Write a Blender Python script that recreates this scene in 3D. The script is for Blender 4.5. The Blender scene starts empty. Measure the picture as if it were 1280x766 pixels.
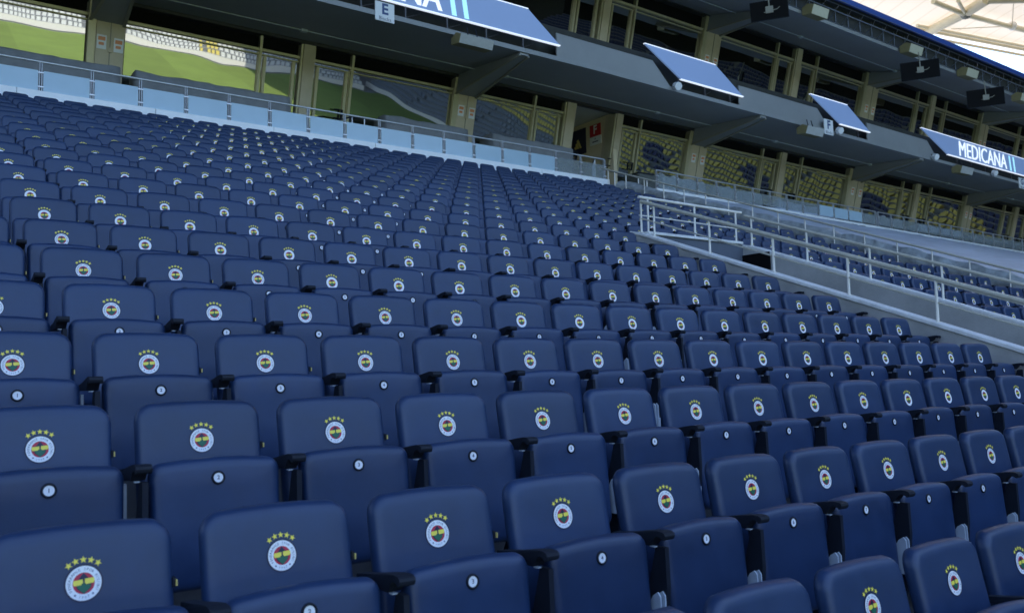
import bpy, math, random
from mathutils import Matrix, Vector, noise
random.seed(7)
scene = bpy.context.scene
R = math.radians

# ------------------------------------------------------------------ camera, world, sun, exposure
cam_data = bpy.data.cameras.new('camera')
cam = bpy.data.objects.new('camera', cam_data)
scene.collection.objects.link(cam)
YAW, PITCH, ROLL = 0.627598937, 0.0815043835, -0.0208454639
sa, ca, sb, cb = math.sin(YAW), math.cos(YAW), math.sin(PITCH), math.cos(PITCH)
fwd = Vector((sa*cb, ca*cb, sb)); rgt = Vector((ca, -sa, 0)); upv = rgt.cross(fwd)
cr, sr = math.cos(ROLL), math.sin(ROLL)
r2 = cr*rgt + sr*upv; u2 = -sr*rgt + cr*upv
cam.matrix_world = Matrix((( r2.x, u2.x, -fwd.x, 0), (r2.y, u2.y, -fwd.y, 0), (r2.z, u2.z, -fwd.z, 0), (0, 0, 0, 1)))
cam_data.sensor_width = 36.0
cam_data.lens = 1095.53363/1280*36
cam_data.clip_start = 0.05
cam_data.clip_end = 4000
cam_data.dof.use_dof = True
cam_data.dof.focus_distance = 6.0
cam_data.dof.aperture_fstop = 5.0
scene.camera = cam

SUN_EL, SUN_AZ = 58.0, 14.0         # the sun stands behind this stand (+y), a little to the right
world = bpy.data.worlds.new('World')
scene.world = world
world.use_nodes = True
wn = world.node_tree.nodes
bg = wn.get('Background') or wn.new('ShaderNodeBackground')
sky = wn.new('ShaderNodeTexSky')
sky.sky_type = 'NISHITA'
sky.sun_disc = False
sky.sun_elevation = R(SUN_EL)
sky.sun_rotation = R(SUN_AZ)
sky.dust_density = 1.0
sky.ozone_density = 2.0
world.node_tree.links.new(sky.outputs[0], bg.inputs[0])
bg.inputs[1].default_value = 0.15

sun_data = bpy.data.lights.new('sun', 'SUN')
sun_data.energy = 2.2
sun_data.angle = R(0.53)
sun_data.color = (1.0, 0.95, 0.86)
sun = bpy.data.objects.new('sun', sun_data)
scene.collection.objects.link(sun)
to_sun = Vector((math.sin(R(SUN_AZ))*math.cos(R(SUN_EL)), math.cos(R(SUN_AZ))*math.cos(R(SUN_EL)), math.sin(R(SUN_EL))))
sun.rotation_euler = to_sun.to_track_quat('Z', 'Y').to_euler()

scene.view_settings.view_transform = 'Standard'
scene.view_settings.look = 'None'
scene.view_settings.gamma = 1.0
scene.view_settings.exposure = 2.05

# ------------------------------------------------------------------ materials
MATS = {}
def mat(name, col, rough=0.6, metal=0.0, var=0.0, scale=4.0, bump=0.0, bscale=60.0, spec=0.5, emit=None, estr=0.0, coat=0.0, sheen=0.0, stretch=None):
    if name in MATS: return MATS[name]
    m = bpy.data.materials.new(name); m.use_nodes = True
    nt = m.node_tree; b = nt.nodes['Principled BSDF']
    b.inputs['Base Color'].default_value = (*col, 1)
    b.inputs['Roughness'].default_value = rough
    b.inputs['Metallic'].default_value = metal
    b.inputs['Specular IOR Level'].default_value = spec
    b.inputs['Coat Weight'].default_value = coat
    b.inputs['Sheen Weight'].default_value = sheen
    tc = nt.nodes.new('ShaderNodeTexCoord'); mp = nt.nodes.new('ShaderNodeMapping')
    geo = nt.nodes.new('ShaderNodeNewGeometry')
    nt.links.new(geo.outputs['Position'], mp.inputs[0])
    if stretch: mp.inputs['Scale'].default_value = stretch
    if var > 0:
        n = nt.nodes.new('ShaderNodeTexNoise'); n.inputs['Scale'].default_value = scale; n.inputs['Detail'].default_value = 6
        n.inputs['Roughness'].default_value = 0.65
        nt.links.new(mp.outputs[0], n.inputs['Vector'])
        cr_ = nt.nodes.new('ShaderNodeValToRGB')
        cr_.color_ramp.elements[0].position = 0.3; cr_.color_ramp.elements[1].position = 0.7
        cr_.color_ramp.elements[0].color = (*[max(0, c*(1-var)) for c in col], 1)
        cr_.color_ramp.elements[1].color = (*[min(1, c*(1+var)) for c in col], 1)
        nt.links.new(n.outputs[0], cr_.inputs[0]); nt.links.new(cr_.outputs[0], b.inputs['Base Color'])
        mr = nt.nodes.new('ShaderNodeMapRange'); mr.inputs[3].default_value = max(0.02, rough-0.08); mr.inputs[4].default_value = min(1, rough+0.08)
        nt.links.new(n.outputs[0], mr.inputs[0]); nt.links.new(mr.outputs[0], b.inputs['Roughness'])
    if bump > 0:
        n2 = nt.nodes.new('ShaderNodeTexNoise'); n2.inputs['Scale'].default_value = bscale; n2.inputs['Detail'].default_value = 4
        nt.links.new(mp.outputs[0], n2.inputs['Vector'])
        bp = nt.nodes.new('ShaderNodeBump'); bp.inputs['Strength'].default_value = bump; bp.inputs['Distance'].default_value = 0.01
        nt.links.new(n2.outputs[0], bp.inputs['Height']); nt.links.new(bp.outputs[0], b.inputs['Normal'])
    if emit:
        b.inputs['Emission Color'].default_value = (*emit, 1); b.inputs['Emission Strength'].default_value = estr
    MATS[name] = m
    return m

def glass_mirror(name, tint, refl, base, wav=0.12):
    m = bpy.data.materials.new(name); m.use_nodes = True; nt = m.node_tree; nt.nodes.clear()
    out = nt.nodes.new('ShaderNodeOutputMaterial'); mx = nt.nodes.new('ShaderNodeMixShader')
    g = nt.nodes.new('ShaderNodeBsdfGlossy'); g.inputs['Color'].default_value = (*tint, 1); g.inputs['Roughness'].default_value = 0.012
    d = nt.nodes.new('ShaderNodeBsdfDiffuse'); d.inputs['Color'].default_value = (*base, 1)
    mx.inputs[0].default_value = refl
    geo = nt.nodes.new('ShaderNodeNewGeometry'); n = nt.nodes.new('ShaderNodeTexNoise'); n.inputs['Scale'].default_value = 0.55; n.inputs['Detail'].default_value = 1
    nt.links.new(geo.outputs['Position'], n.inputs['Vector'])
    b = nt.nodes.new('ShaderNodeBump'); b.inputs['Strength'].default_value = wav; b.inputs['Distance'].default_value = 0.12
    nt.links.new(n.outputs[0], b.inputs['Height']); nt.links.new(b.outputs[0], g.inputs['Normal'])
    nt.links.new(d.outputs[0], mx.inputs[1]); nt.links.new(g.outputs[0], mx.inputs[2]); nt.links.new(mx.outputs[0], out.inputs[0])
    MATS[name] = m
    return m

def glass_sheet(name, col, body, rough):
    # laminated balustrade glass: body colour (blue paints in the sky reflection), see-through part, sheen
    m = bpy.data.materials.new(name); m.use_nodes = True; nt = m.node_tree; nt.nodes.clear()
    out = nt.nodes.new('ShaderNodeOutputMaterial')
    t = nt.nodes.new('ShaderNodeBsdfTransparent'); t.inputs[0].default_value = (0.8, 0.86, 0.88, 1)
    p = nt.nodes.new('ShaderNodeBsdfPrincipled'); p.inputs['Base Color'].default_value = (*col, 1); p.inputs['Roughness'].default_value = rough
    n = nt.nodes.new('ShaderNodeTexNoise'); n.inputs['Scale'].default_value = 3.0; n.inputs['Detail'].default_value = 5
    geo = nt.nodes.new('ShaderNodeNewGeometry'); nt.links.new(geo.outputs['Position'], n.inputs['Vector'])
    mr = nt.nodes.new('ShaderNodeMapRange'); mr.inputs[3].default_value = body-0.06; mr.inputs[4].default_value = min(1, body+0.06)
    nt.links.new(n.outputs[0], mr.inputs[0])
    mx = nt.nodes.new('ShaderNodeMixShader'); nt.links.new(mr.outputs[0], mx.inputs[0])
    nt.links.new(t.outputs[0], mx.inputs[1]); nt.links.new(p.outputs[0], mx.inputs[2]); nt.links.new(mx.outputs[0], out.inputs[0])
    MATS[name] = m
    return m

def membrane_mat():
    m = bpy.data.materials.new('roof_membrane'); m.use_nodes = True; nt = m.node_tree; nt.nodes.clear()
    out = nt.nodes.new('ShaderNodeOutputMaterial'); mx = nt.nodes.new('ShaderNodeMixShader')
    d = nt.nodes.new('ShaderNodeBsdfDiffuse'); t = nt.nodes.new('ShaderNodeBsdfTranslucent')
    geo = nt.nodes.new('ShaderNodeNewGeometry'); mp = nt.nodes.new('ShaderNodeMapping'); mp.inputs['Rotation'].default_value = (0, 0, 0.5)
    nt.links.new(geo.outputs['Position'], mp.inputs[0])
    w = nt.nodes.new('ShaderNodeTexWave'); w.inputs['Scale'].default_value = 0.22; w.inputs['Distortion'].default_value = 0.3
    nt.links.new(mp.outputs[0], w.inputs['Vector'])
    rp = nt.nodes.new('ShaderNodeValToRGB'); rp.color_ramp.elements[0].color = (0.80, 0.67, 0.51, 1); rp.color_ramp.elements[1].color = (0.87, 0.75, 0.60, 1)
    rp.color_ramp.elements[0].position = 0.0; rp.color_ramp.elements[1].position = 0.06
    nt.links.new(w.outputs[0], rp.inputs[0])
    nt.links.new(rp.outputs[0], d.inputs[0]); nt.links.new(rp.outputs[0], t.inputs[0])
    mx.inputs[0].default_value = 0.19
    nt.links.new(d.outputs[0], mx.inputs[1]); nt.links.new(t.outputs[0], mx.inputs[2]); nt.links.new(mx.outputs[0], out.inputs[0])
    MATS['roof_membrane'] = m
    return m

navy = mat('navy_plastic', (0.0125, 0.034, 0.098), 0.42, var=0.12, scale=9, bump=0.05, bscale=900, spec=0.55)
navy_rim = mat('badge_rim', (0.008, 0.012, 0.05), 0.4)
white = mat('badge_white', (0.86, 0.88, 0.93), 0.45)
letter_ink = mat('badge_lettering', (0.12, 0.14, 0.26), 0.5)
yellow = mat('badge_yellow', (0.92, 0.78, 0.10), 0.45)
redm = mat('badge_red', (0.5, 0.02, 0.06), 0.45)
greenm = mat('badge_green', (0.01, 0.13, 0.08), 0.45)
black = mat('black_plastic', (0.009, 0.013, 0.024), 0.65, var=0.2, scale=20, spec=0.3)
bracket_m = mat('grey_bracket_paint', (0.46, 0.51, 0.58), 0.4, var=0.1, scale=12)
concrete = mat('concrete', (0.21, 0.22, 0.24), 0.85, var=0.22, scale=2.5, bump=0.3, bscale=30)
wall_m = mat('painted_wall', (0.44, 0.445, 0.45), 0.8, var=0.18, scale=1.6, bump=0.25, bscale=45)
coping_m = mat('skylit_coping', (0.74, 0.75, 0.77), 0.55, var=0.16, scale=6, bump=0.15, bscale=40)  # skylight on the upward face is put into this paler colour
kerb_m = mat('white_kerb_paint', (0.86, 0.89, 0.93), 0.35, var=0.05, scale=2)
steel = mat('brushed_steel', (0.60, 0.61, 0.63), 0.42, metal=0.7, var=0.08, scale=15)
steel_cream = mat('cream_rail_paint', (0.52, 0.50, 0.43), 0.35, var=0.08, scale=8)
white_paint = mat('white_rail_paint', (0.82, 0.79, 0.75), 0.4, var=0.06, scale=8)
dark_steel = mat('dark_steel', (0.07, 0.07, 0.075), 0.45, metal=0.5, var=0.2, scale=8)
soffit_m = mat('grey_soffit_panel', (0.25, 0.262, 0.272), 0.55, var=0.10, scale=0.5, bump=0.05, bscale=20)
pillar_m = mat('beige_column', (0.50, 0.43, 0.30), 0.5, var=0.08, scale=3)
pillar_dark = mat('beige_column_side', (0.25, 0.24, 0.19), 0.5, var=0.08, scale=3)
frame_m = mat('champagne_aluminium', (0.46, 0.42, 0.28), 0.38, metal=0.3, var=0.06, scale=6)
void_m = mat('black_panel', (0.004, 0.004, 0.005), 0.8, spec=0.15)
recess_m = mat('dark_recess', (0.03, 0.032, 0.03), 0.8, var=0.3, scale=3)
board_m = mat('board_blue', (0.11, 0.17, 0.32), 0.4, emit=(0.13, 0.22, 0.42), estr=0.17)
board_white = mat('board_white', (0.7, 0.75, 0.85), 0.4, emit=(0.75, 0.82, 0.95), estr=0.22)
board_cyan = mat('board_cyan', (0.3, 0.62, 0.8), 0.4, emit=(0.33, 0.68, 0.85), estr=0.25)
speaker_m = mat('speaker_grey', (0.42, 0.43, 0.42), 0.5, var=0.08, scale=9)
speaker_top = mat('speaker_ochre', (0.22, 0.19, 0.09), 0.6, var=0.1, scale=9)
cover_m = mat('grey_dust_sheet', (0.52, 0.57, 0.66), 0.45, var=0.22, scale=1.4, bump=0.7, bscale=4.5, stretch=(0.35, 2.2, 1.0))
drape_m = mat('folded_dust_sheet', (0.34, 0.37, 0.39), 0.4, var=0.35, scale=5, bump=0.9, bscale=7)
grey_tarp = mat('dark_grey_tarpaulin', (0.165, 0.17, 0.168), 0.7, var=0.18, scale=3, bump=0.6, bscale=8)
blue_edge = mat('blue_fascia', (0.018, 0.062, 0.30), 0.45, var=0.05, scale=3)
grass_m = mat('pitch_grass', (0.145, 0.205, 0.045), 0.9, var=0.12, scale=0.25)
sign_white = mat('sign_white', (0.72, 0.74, 0.76), 0.5)
sign_red = mat('sign_red', (0.45, 0.015, 0.02), 0.5)
sign_navy = mat('sign_navy', (0.01, 0.014, 0.05), 0.5)
sign_gold = mat('sign_gold', (0.62, 0.50, 0.16), 0.5)
ink = mat('ink', (0.03, 0.04, 0.10), 0.5)
orange = mat('notice_orange', (0.70, 0.28, 0.12), 0.5)
yseat = mat('yellow_seat', (0.68, 0.55, 0.14), 0.6, var=0.15, scale=1)
nseat = mat('navy_far_seat', (0.02, 0.03, 0.12), 0.6)
wcover = mat('white_seat_cover', (0.62, 0.63, 0.64), 0.6, var=0.1, scale=1)
bgcover = mat('bluegrey_seat_cover', (0.22, 0.25, 0.31), 0.6, var=0.15, scale=1)
tan_wall = mat('tan_wall', (0.62, 0.53, 0.36), 0.7, var=0.05, scale=2)
win_m = glass_mirror('window_glass', (0.62, 0.64, 0.58), 0.6, (0.012, 0.014, 0.012), wav=0.055)
sky_tinted = glass_sheet('sky_tinted_glass', (0.46, 0.62, 0.74), 0.84, 0.12)  # blue body colour stands for the sky mirrored in the glass
clear = glass_sheet('grey_clear_glass', (0.34, 0.37, 0.38), 0.45, 0.1)
memb = membrane_mat()

# ------------------------------------------------------------------ mesh helpers
class MB:
    def __init__(s): s.v = []; s.f = []; s.m = []; s.ms = []; s.sm = []
    def mi(s, m):
        if m not in s.ms: s.ms.append(m)
        return s.ms.index(m)
    def add(s, vs, fs, m, smooth=False, T=None):
        k = len(s.v); i = s.mi(m)
        s.v += [tuple(T(v)) if T else tuple(v) for v in vs]
        for f in fs: s.f.append([a+k for a in f]); s.m.append(i); s.sm.append(smooth)
        return s
    def box(s, x0, x1, y0, y1, z0, z1, m, T=None):
        vs = [(x0,y0,z0),(x1,y0,z0),(x1,y1,z0),(x0,y1,z0),(x0,y0,z1),(x1,y0,z1),(x1,y1,z1),(x0,y1,z1)]
        return s.add(vs, [(0,3,2,1),(4,5,6,7),(0,1,5,4),(1,2,6,5),(2,3,7,6),(3,0,4,7)], m, T=T)
    def prism(s, pts, x0, x1, m, T=None):        # pts = (y,z) polygon swept along x
        n = len(pts); vs = [(x0,y,z) for y,z in pts]+[(x1,y,z) for y,z in pts]
        fs = [tuple(range(n)), tuple(range(2*n-1, n-1, -1))]+[(i, i+n, (i+1) % n+n, (i+1) % n) for i in range(n)]
        return s.add(vs, fs, m, T=T)
    def hprism(s, pts, y0, y1, m, T=None):       # pts = (x,z) polygon swept along y
        n = len(pts); vs = [(x,y0,z) for x,z in pts]+[(x,y1,z) for x,z in pts]
        fs = [tuple(range(n)), tuple(range(2*n-1, n-1, -1))]+[(i, i+n, (i+1) % n+n, (i+1) % n) for i in range(n)]
        return s.add(vs, fs, m, T=T)
    def tube(s, p, q, r, m, n=8, cap=True):
        p = Vector(p); q = Vector(q); d = (q-p).normalized(); a = d.orthogonal().normalized(); b = d.cross(a)
        vs = [p+r*(math.cos(2*math.pi*i/n)*a+math.sin(2*math.pi*i/n)*b) for i in range(n)]+[q+r*(math.cos(2*math.pi*i/n)*a+math.sin(2*math.pi*i/n)*b) for i in range(n)]
        fs = [(i, (i+1) % n, (i+1) % n+n, i+n) for i in range(n)]
        s.add(vs, fs, m, smooth=True)
        if cap: s.add(vs, [tuple(range(n-1, -1, -1)), tuple(range(n, 2*n))], m)
        return s
    def path(s, pts, r, m, n=8):
        for a, b in zip(pts, pts[1:]): s.tube(a, b, r, m, n)
        for p in pts[1:-1]: s.ball(p, r, m)
        return s
    def ball(s, c, r, m, n=8, k=5):
        vs = []; fs = []
        for i in range(k+1):
            t = math.pi*i/k
            for j in range(n): vs.append((c[0]+r*math.sin(t)*math.cos(2*math.pi*j/n), c[1]+r*math.sin(t)*math.sin(2*math.pi*j/n), c[2]+r*math.cos(t)))
        for i in range(k):
            for j in range(n): fs.append((i*n+j, (i+1)*n+j, (i+1)*n+(j+1) % n, i*n+(j+1) % n))
        return s.add(vs, fs, m, smooth=True)
    def mesh(s, name, bevel=0.0):
        me = bpy.data.meshes.new(name); me.from_pydata(s.v, [], s.f)
        for m in s.ms: me.materials.append(m)
        me.polygons.foreach_set('material_index', s.m); me.polygons.foreach_set('use_smooth', s.sm); me.update()
        return me
    def build(s, name, parent=None, bevel=0.0, **tags):
        return link(name, s.mesh(name), parent, bevel, **tags)

def link(name, me, parent=None, bevel=0.0, **tags):
    o = bpy.data.objects.new(name, me); scene.collection.objects.link(o)
    if parent: o.parent = parent
    if bevel:
        b = o.modifiers.new('bevel', 'BEVEL'); b.width = bevel; b.segments = 2; b.limit_method = 'ANGLE'; b.angle_limit = R(40)
    for k, v in tags.items(): o[k] = v
    return o

def thing(name, label, cat, loc=(0,0,0), group=None):
    o = bpy.data.objects.new(name, None); scene.collection.objects.link(o); o.location = loc
    o.empty_display_size = 0.2
    o['label'] = label; o['category'] = cat
    if group: o['group'] = group
    return o

def text_geo(txt, size=1.0, align='CENTER', res=2, bold=0.0):
    c = bpy.data.curves.new('lettering', 'FONT'); c.body = txt; c.size = size; c.align_x = align; c.align_y = 'CENTER'; c.resolution_u = res; c.offset = bold
    o = bpy.data.objects.new('lettering', c); me = o.to_mesh()
    vs = [v.co[:] for v in me.vertices]; fs = [tuple(p.vertices) for p in me.polygons]
    o.to_mesh_clear(); bpy.data.objects.remove(o); bpy.data.curves.remove(c)
    return vs, fs

# ------------------------------------------------------------------ layout of the stand
PITCHX, P0 = 0.5, (2.92381920, 2.39665200, -0.412841096)
TREAD, RISE, CURV = 0.745690434, 0.282750723, -0.000375906
NROW = 22
def srow(j):
    if j == -1: return P0[1]-0.74, P0[2]-0.27
    if j < -1: return P0[1]-0.74+(j+1)*TREAD, P0[2]-0.27+(j+1)*RISE
    return P0[1]+j*TREAD, P0[2]+j*RISE+CURV*j*j
def spos(c, j):
    y, z = srow(j)
    return Vector((P0[0]+(c-6)*PITCHX+(0.15 if j == -1 else 0), y, z))
def drop(x): return 0.014*max(0.0, x-16.0)
def project(P):
    x, y, z = P.dot(r2), P.dot(u2), P.dot(fwd)
    if z < 0.2: return None
    return 640+1095.53*x/z, 383-1095.53*y/z, z
SEAT_H = 0.77
VX0, VX1, VY = 8.33, 10.45, 8.5      # vomitory void: x from-to, back wall

# terrace: one stepped sheet per block
def terrace_block(mb, x0, x1, j0, j1):
    for j in range(j0, j1):
        y, z = srow(j); yn, zn = srow(j+1) if j < NROW-1 else (y+0.42+0.40, z+0.24)
        zf = z-SEAT_H; ya = y-0.36; yb = (yn-0.36)
        mb.box(x0, x1, ya, yb, zf-0.6, zf, concrete)
mb = MB()
terrace_block(mb, -14, VX0-0.13, -14, 9); terrace_block(mb, VX1+0.13, 75, -14, 9); terrace_block(mb, -14, 75, 9, NROW)
mb.box(VX0-0.13, VX1+0.13, -10, VY+0.05, -3.2, -2.6, concrete)
mb.build('terrace', kind='structure')

# ------------------------------------------------------------------ seat meshes
def smooth_panel(mb, m, hw, z0, z1, rc_top, rc_bot, yfun, thick, arch, nc=5, ring_n=3, lod=False, taper=0.0):
    # outline of a rounded panel in (x, z)
    pts = []
    def corner(cx, cz, r, a0):
        k = 2 if lod else nc
        for i in range(k+1):
            a = a0+math.pi/2*i/k; pts.append((cx+r*math.cos(a), cz+r*math.sin(a)))
    corner(hw-rc_top, z1-rc_top, rc_top, 0)
    if not lod:
        for t in (0.5, 0.0, -0.5): pts.append((t*(hw-rc_top), z1))
    corner(-hw+rc_top, z1-rc_top, rc_top, math.pi/2)
    corner(-hw+rc_bot, z0+rc_bot, rc_bot, math.pi)
    corner(hw-rc_bot, z0+rc_bot, rc_bot, 3*math.pi/2)
    zc = (z0+z1)/2; zs = (z1-z0)
    def shape(x, z):
        xx = x*(1-taper*(z1-z)/zs)
        return xx, z+arch*(1-(x/hw)**2)*max(0, (z-zc)/(z1-zc))-arch*0.0
    rings = [(0.020, thick), (0.005, thick*0.92), (0.0, thick*0.62), (0.0025, thick*0.32), (0.009, 0.0075), (0.019, 0.0022), (0.036, 0.0)] if not lod else [(0.014, thick), (0.0, thick*0.6), (0.003, 0.014), (0.012, 0.004), (0.034, 0.0)]
    n = len(pts); vs = []
    def inset(p, d):
        # move towards the inner core box
        kx = max(-hw+0.06, min(hw-0.06, p[0])); kz = max(z0+0.06, min(z1-0.06, p[1]))
        dx, dz = kx-p[0], kz-p[1]; L = math.hypot(dx, dz) or 1
        return p[0]+dx/L*d, p[1]+dz/L*d
    for d, yo in rings:
        for p in pts:
            x, z = shape(*inset(p, d)); vs.append((x, yfun(x, z)+yo, z))
    if True:
        for s in ((0.72, 0.4) if not lod else (0.7,)):
            for p in pts:
                q = inset(p, 0.036); x, z = shape(q[0]*s, zc+(q[1]-zc)*s); vs.append((x, yfun(x, z), z))
    K = len(vs)//n; fs = []
    for k in range(K-1):
        for i in range(n):
            j = (i+1) % n; fs.append((k*n+i, k*n+j, (k+1)*n+j, (k+1)*n+i))
    fs.append(tuple(reversed(range(n)))); fs.append(tuple(range((K-1)*n, K*n)))
    mb.add(vs, fs, m, smooth=True)

_nt = navy.node_tree; _b = _nt.nodes['Principled BSDF']; _src = _b.inputs['Base Color'].links[0].from_socket
_oi = _nt.nodes.new('ShaderNodeObjectInfo'); _hs = _nt.nodes.new('ShaderNodeHueSaturation'); _mr = _nt.nodes.new('ShaderNodeMapRange'); _mr.inputs[3].default_value = 0.90; _mr.inputs[4].default_value = 1.12
_nt.links.new(_oi.outputs['Random'], _mr.inputs[0]); _nt.links.new(_mr.outputs[0], _hs.inputs['Value']); _nt.links.new(_src, _hs.inputs['Color']); _nt.links.new(_hs.outputs[0], _b.inputs['Base Color'])
yback = lambda x, z: 0.20*z-0.003-0.10*x*x+0.05*(z+0.12)**2+0.25*max(0, abs(x)-0.12)**2*-1
ypan = lambda x, z: -0.222-0.11*(z+0.17)*-1-0.12*x*x if False else -0.205+0.11*(z+0.15)-0.10*x*x
def backrest(mb, lod=False): smooth_panel(mb, navy, 0.214, -0.36, 0.066, 0.056, 0.05, yback, 0.058, 0.010, lod=lod)
def pan(mb, lod=False): smooth_panel(mb, navy, 0.214, -0.52, -0.121, 0.038, 0.05, ypan, 0.060, 0.014, lod=lod, taper=0.04)

def on_surf(fun, off): return lambda u, v: (u, fun(u, v)-off, v)
def flat(mb, pts, m, S, cx, cz):
    mb.add([S(cx+x, cz+z) for x, z in pts], [tuple(range(len(pts)))], m)
def ringpts(r, n=28): return [(r*math.cos(2*math.pi*i/n), r*math.sin(2*math.pi*i/n)) for i in range(n)]
def annulus(mb, r0, r1, m, S, cx, cz, n=32):
    vs = [S(cx+r*math.cos(2*math.pi*i/n), cz+r*math.sin(2*math.pi*i/n)) for r in (r0, r1) for i in range(n)]
    mb.add(vs, [(i, (i+1) % n, (i+1) % n+n, i+n) for i in range(n)], m)
EC = -0.061
def emblem(mb, lod=0):
    K = 0.90
    def on_surf(fun, off): return lambda u, v: (u*K, fun(u*K, EC+(v-EC)*K)-off, EC+(v-EC)*K)
    if lod == 2:
        S = on_surf(yback, 0.003); flat(mb, ringpts(0.044, 10), white, S, 0, EC)
        S = on_surf(yback, 0.006); flat(mb, ringpts(0.026, 8), redm, S, 0, EC)
        S = on_surf(yback, 0.009); flat(mb, [(-0.021, -0.004), (0.021, -0.004), (0.021, 0.011), (-0.021, 0.011)], yellow, S, 0, EC)
        flat(mb, [(-0.017, -0.006), (0.0, -0.024), (0.017, -0.006)], greenm, S, 0, EC)
        for k in range(5):
            a = math.pi/2+(k-2)*0.36; x, z = 0.058*math.cos(a), 0.058*math.sin(a)
            flat(mb, [(x+0.009, z), (x, z+0.009), (x-0.009, z), (x, z-0.009)], yellow, S, 0, EC)
        return
    S1, S2, S3, S4 = [on_surf(yback, d) for d in (0.0016, 0.0024, 0.0032, 0.0040)]
    annulus(mb, 0.0435, 0.0492, navy_rim, S1, 0, EC)
    annulus(mb, 0.0275, 0.0445, white, S2, 0, EC)
    flat(mb, ringpts(0.0285), redm, S1, 0, EC)
    # navy heart shape, yellow field with a notch, green leaf
    flat(mb, [(-0.014, 0.010), (0, 0.027), (0.014, 0.010), (0.020, 0.0), (0.017, -0.013), (0, -0.0275), (-0.017, -0.013), (-0.020, 0.0)], navy_rim, S2, 0, EC)
    flat(mb, [(-0.0245, -0.0045), (-0.0085, -0.0045), (-0.002, 0.001), (-0.0025, 0.0105), (-0.0255, 0.0085), (-0.027, 0.002)], yellow, S3, 0, EC)
    flat(mb, [(0.006, -0.003), (0.0245, -0.001), (0.027, 0.004), (0.0255, 0.0125), (0.003, 0.0115), (0.0025, 0.002)], yellow, S3, 0, EC)
    leaf = [(0, 0.004), (0.003, -0.003), (0.009, -0.004), (0.017, -0.0045), (0.0165, -0.010), (0.012, -0.015), (0.006, -0.0205), (0, -0.025), (-0.006, -0.0205), (-0.012, -0.015), (-0.0165, -0.010), (-0.017, -0.0045), (-0.009, -0.004), (-0.003, -0.003)]
    flat(mb, leaf, greenm, S4, 0, EC)
    for k in range(5):
        a = math.pi/2-(k-2)*0.325; cx, cz = 0.0605*math.cos(a), 0.0605*math.sin(a)
        st = []
        for i in range(10):
            r = 0.0098 if i % 2 == 0 else 0.0042; b = math.pi/2+i*math.pi/5+(a-math.pi/2); st.append((r*math.cos(b), r*math.sin(b)))
        vs = [S2(cx, EC+cz)]+[S2(cx+x, EC+cz+z) for x, z in st]
        mb.add(vs, [(0, i+1, (i+1) % 10+1) for i in range(10)], yellow)
    if lod == 0:
        def ringtext(t, a0, a1, size, r, up=True):
            n = len(t)
            for i, ch in enumerate(t):
                if ch == ' ': continue
                a = a0+(a1-a0)*i/(n-1); vs, fs = text_geo(ch, size, res=1)
                rot = a-math.pi/2 if up else a+math.pi/2
                cs, sn = math.cos(rot), math.sin(rot)
                mb.add([S3(r*math.cos(a)+x*cs-y*sn, EC+r*math.sin(a)+x*sn+y*cs) for x, y, z in vs], fs, letter_ink)
        ringtext('FENERBAHÇE SPOR KULÜBÜ', R(208), R(-28), 0.0105, 0.036)
        ringtext('1907', R(252), R(288), 0.0100, 0.036, up=False)
        for a in (R(232), R(308)):
            cx, cz = 0.036*math.cos(a), 0.036*math.sin(a)
            st = [((0.0042 if i % 2 == 0 else 0.0018)*math.cos(i*math.pi/5+math.pi/2), (0.0042 if i % 2 == 0 else 0.0018)*math.sin(i*math.pi/5+math.pi/2)) for i in range(10)]
            mb.add([S3(cx, EC+cz)]+[S3(cx+x, EC+cz+z) for x, z in st], [(0, i+1, (i+1) % 10+1) for i in range(10)], letter_ink)
DC = -0.172
def disc(mb, num, lod=0):
    if lod == 2:
        flat(mb, ringpts(0.0235, 8), black, on_surf(ypan, 0.003), 0, DC); flat(mb, ringpts(0.0160, 8), white, on_surf(ypan, 0.006), 0, DC); return
    S0 = on_surf(ypan, -0.002); S1 = on_surf(ypan, 0.006); n = 20
    prof = [(0.0225, -0.002), (0.0218, 0.005), (0.0194, 0.0070), (0.0166, 0.006), (0.0154, 0.0030)]
    vs = [(r*math.cos(2*math.pi*i/n), ypan(0, DC)-o+0.11*r*math.sin(2*math.pi*i/n), DC+r*math.sin(2*math.pi*i/n)) for r, o in prof for i in range(n)]
    mb.add(vs, [(k*n+i, (k+1)*n+i, (k+1)*n+(i+1) % n, k*n+(i+1) % n) for k in range(len(prof)-1) for i in range(n)], black, smooth=True)
    flat(mb, ringpts(0.0156, n), white, on_surf(ypan, 0.0034), 0, DC)
    vs, fs = text_geo(str(num), 0.0178 if num < 10 else 0.0145, res=2, bold=0.0003); S = on_surf(ypan, 0.0044)
    mb.add([S(x, DC+y) for x, y, z in vs], fs, ink)
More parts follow.
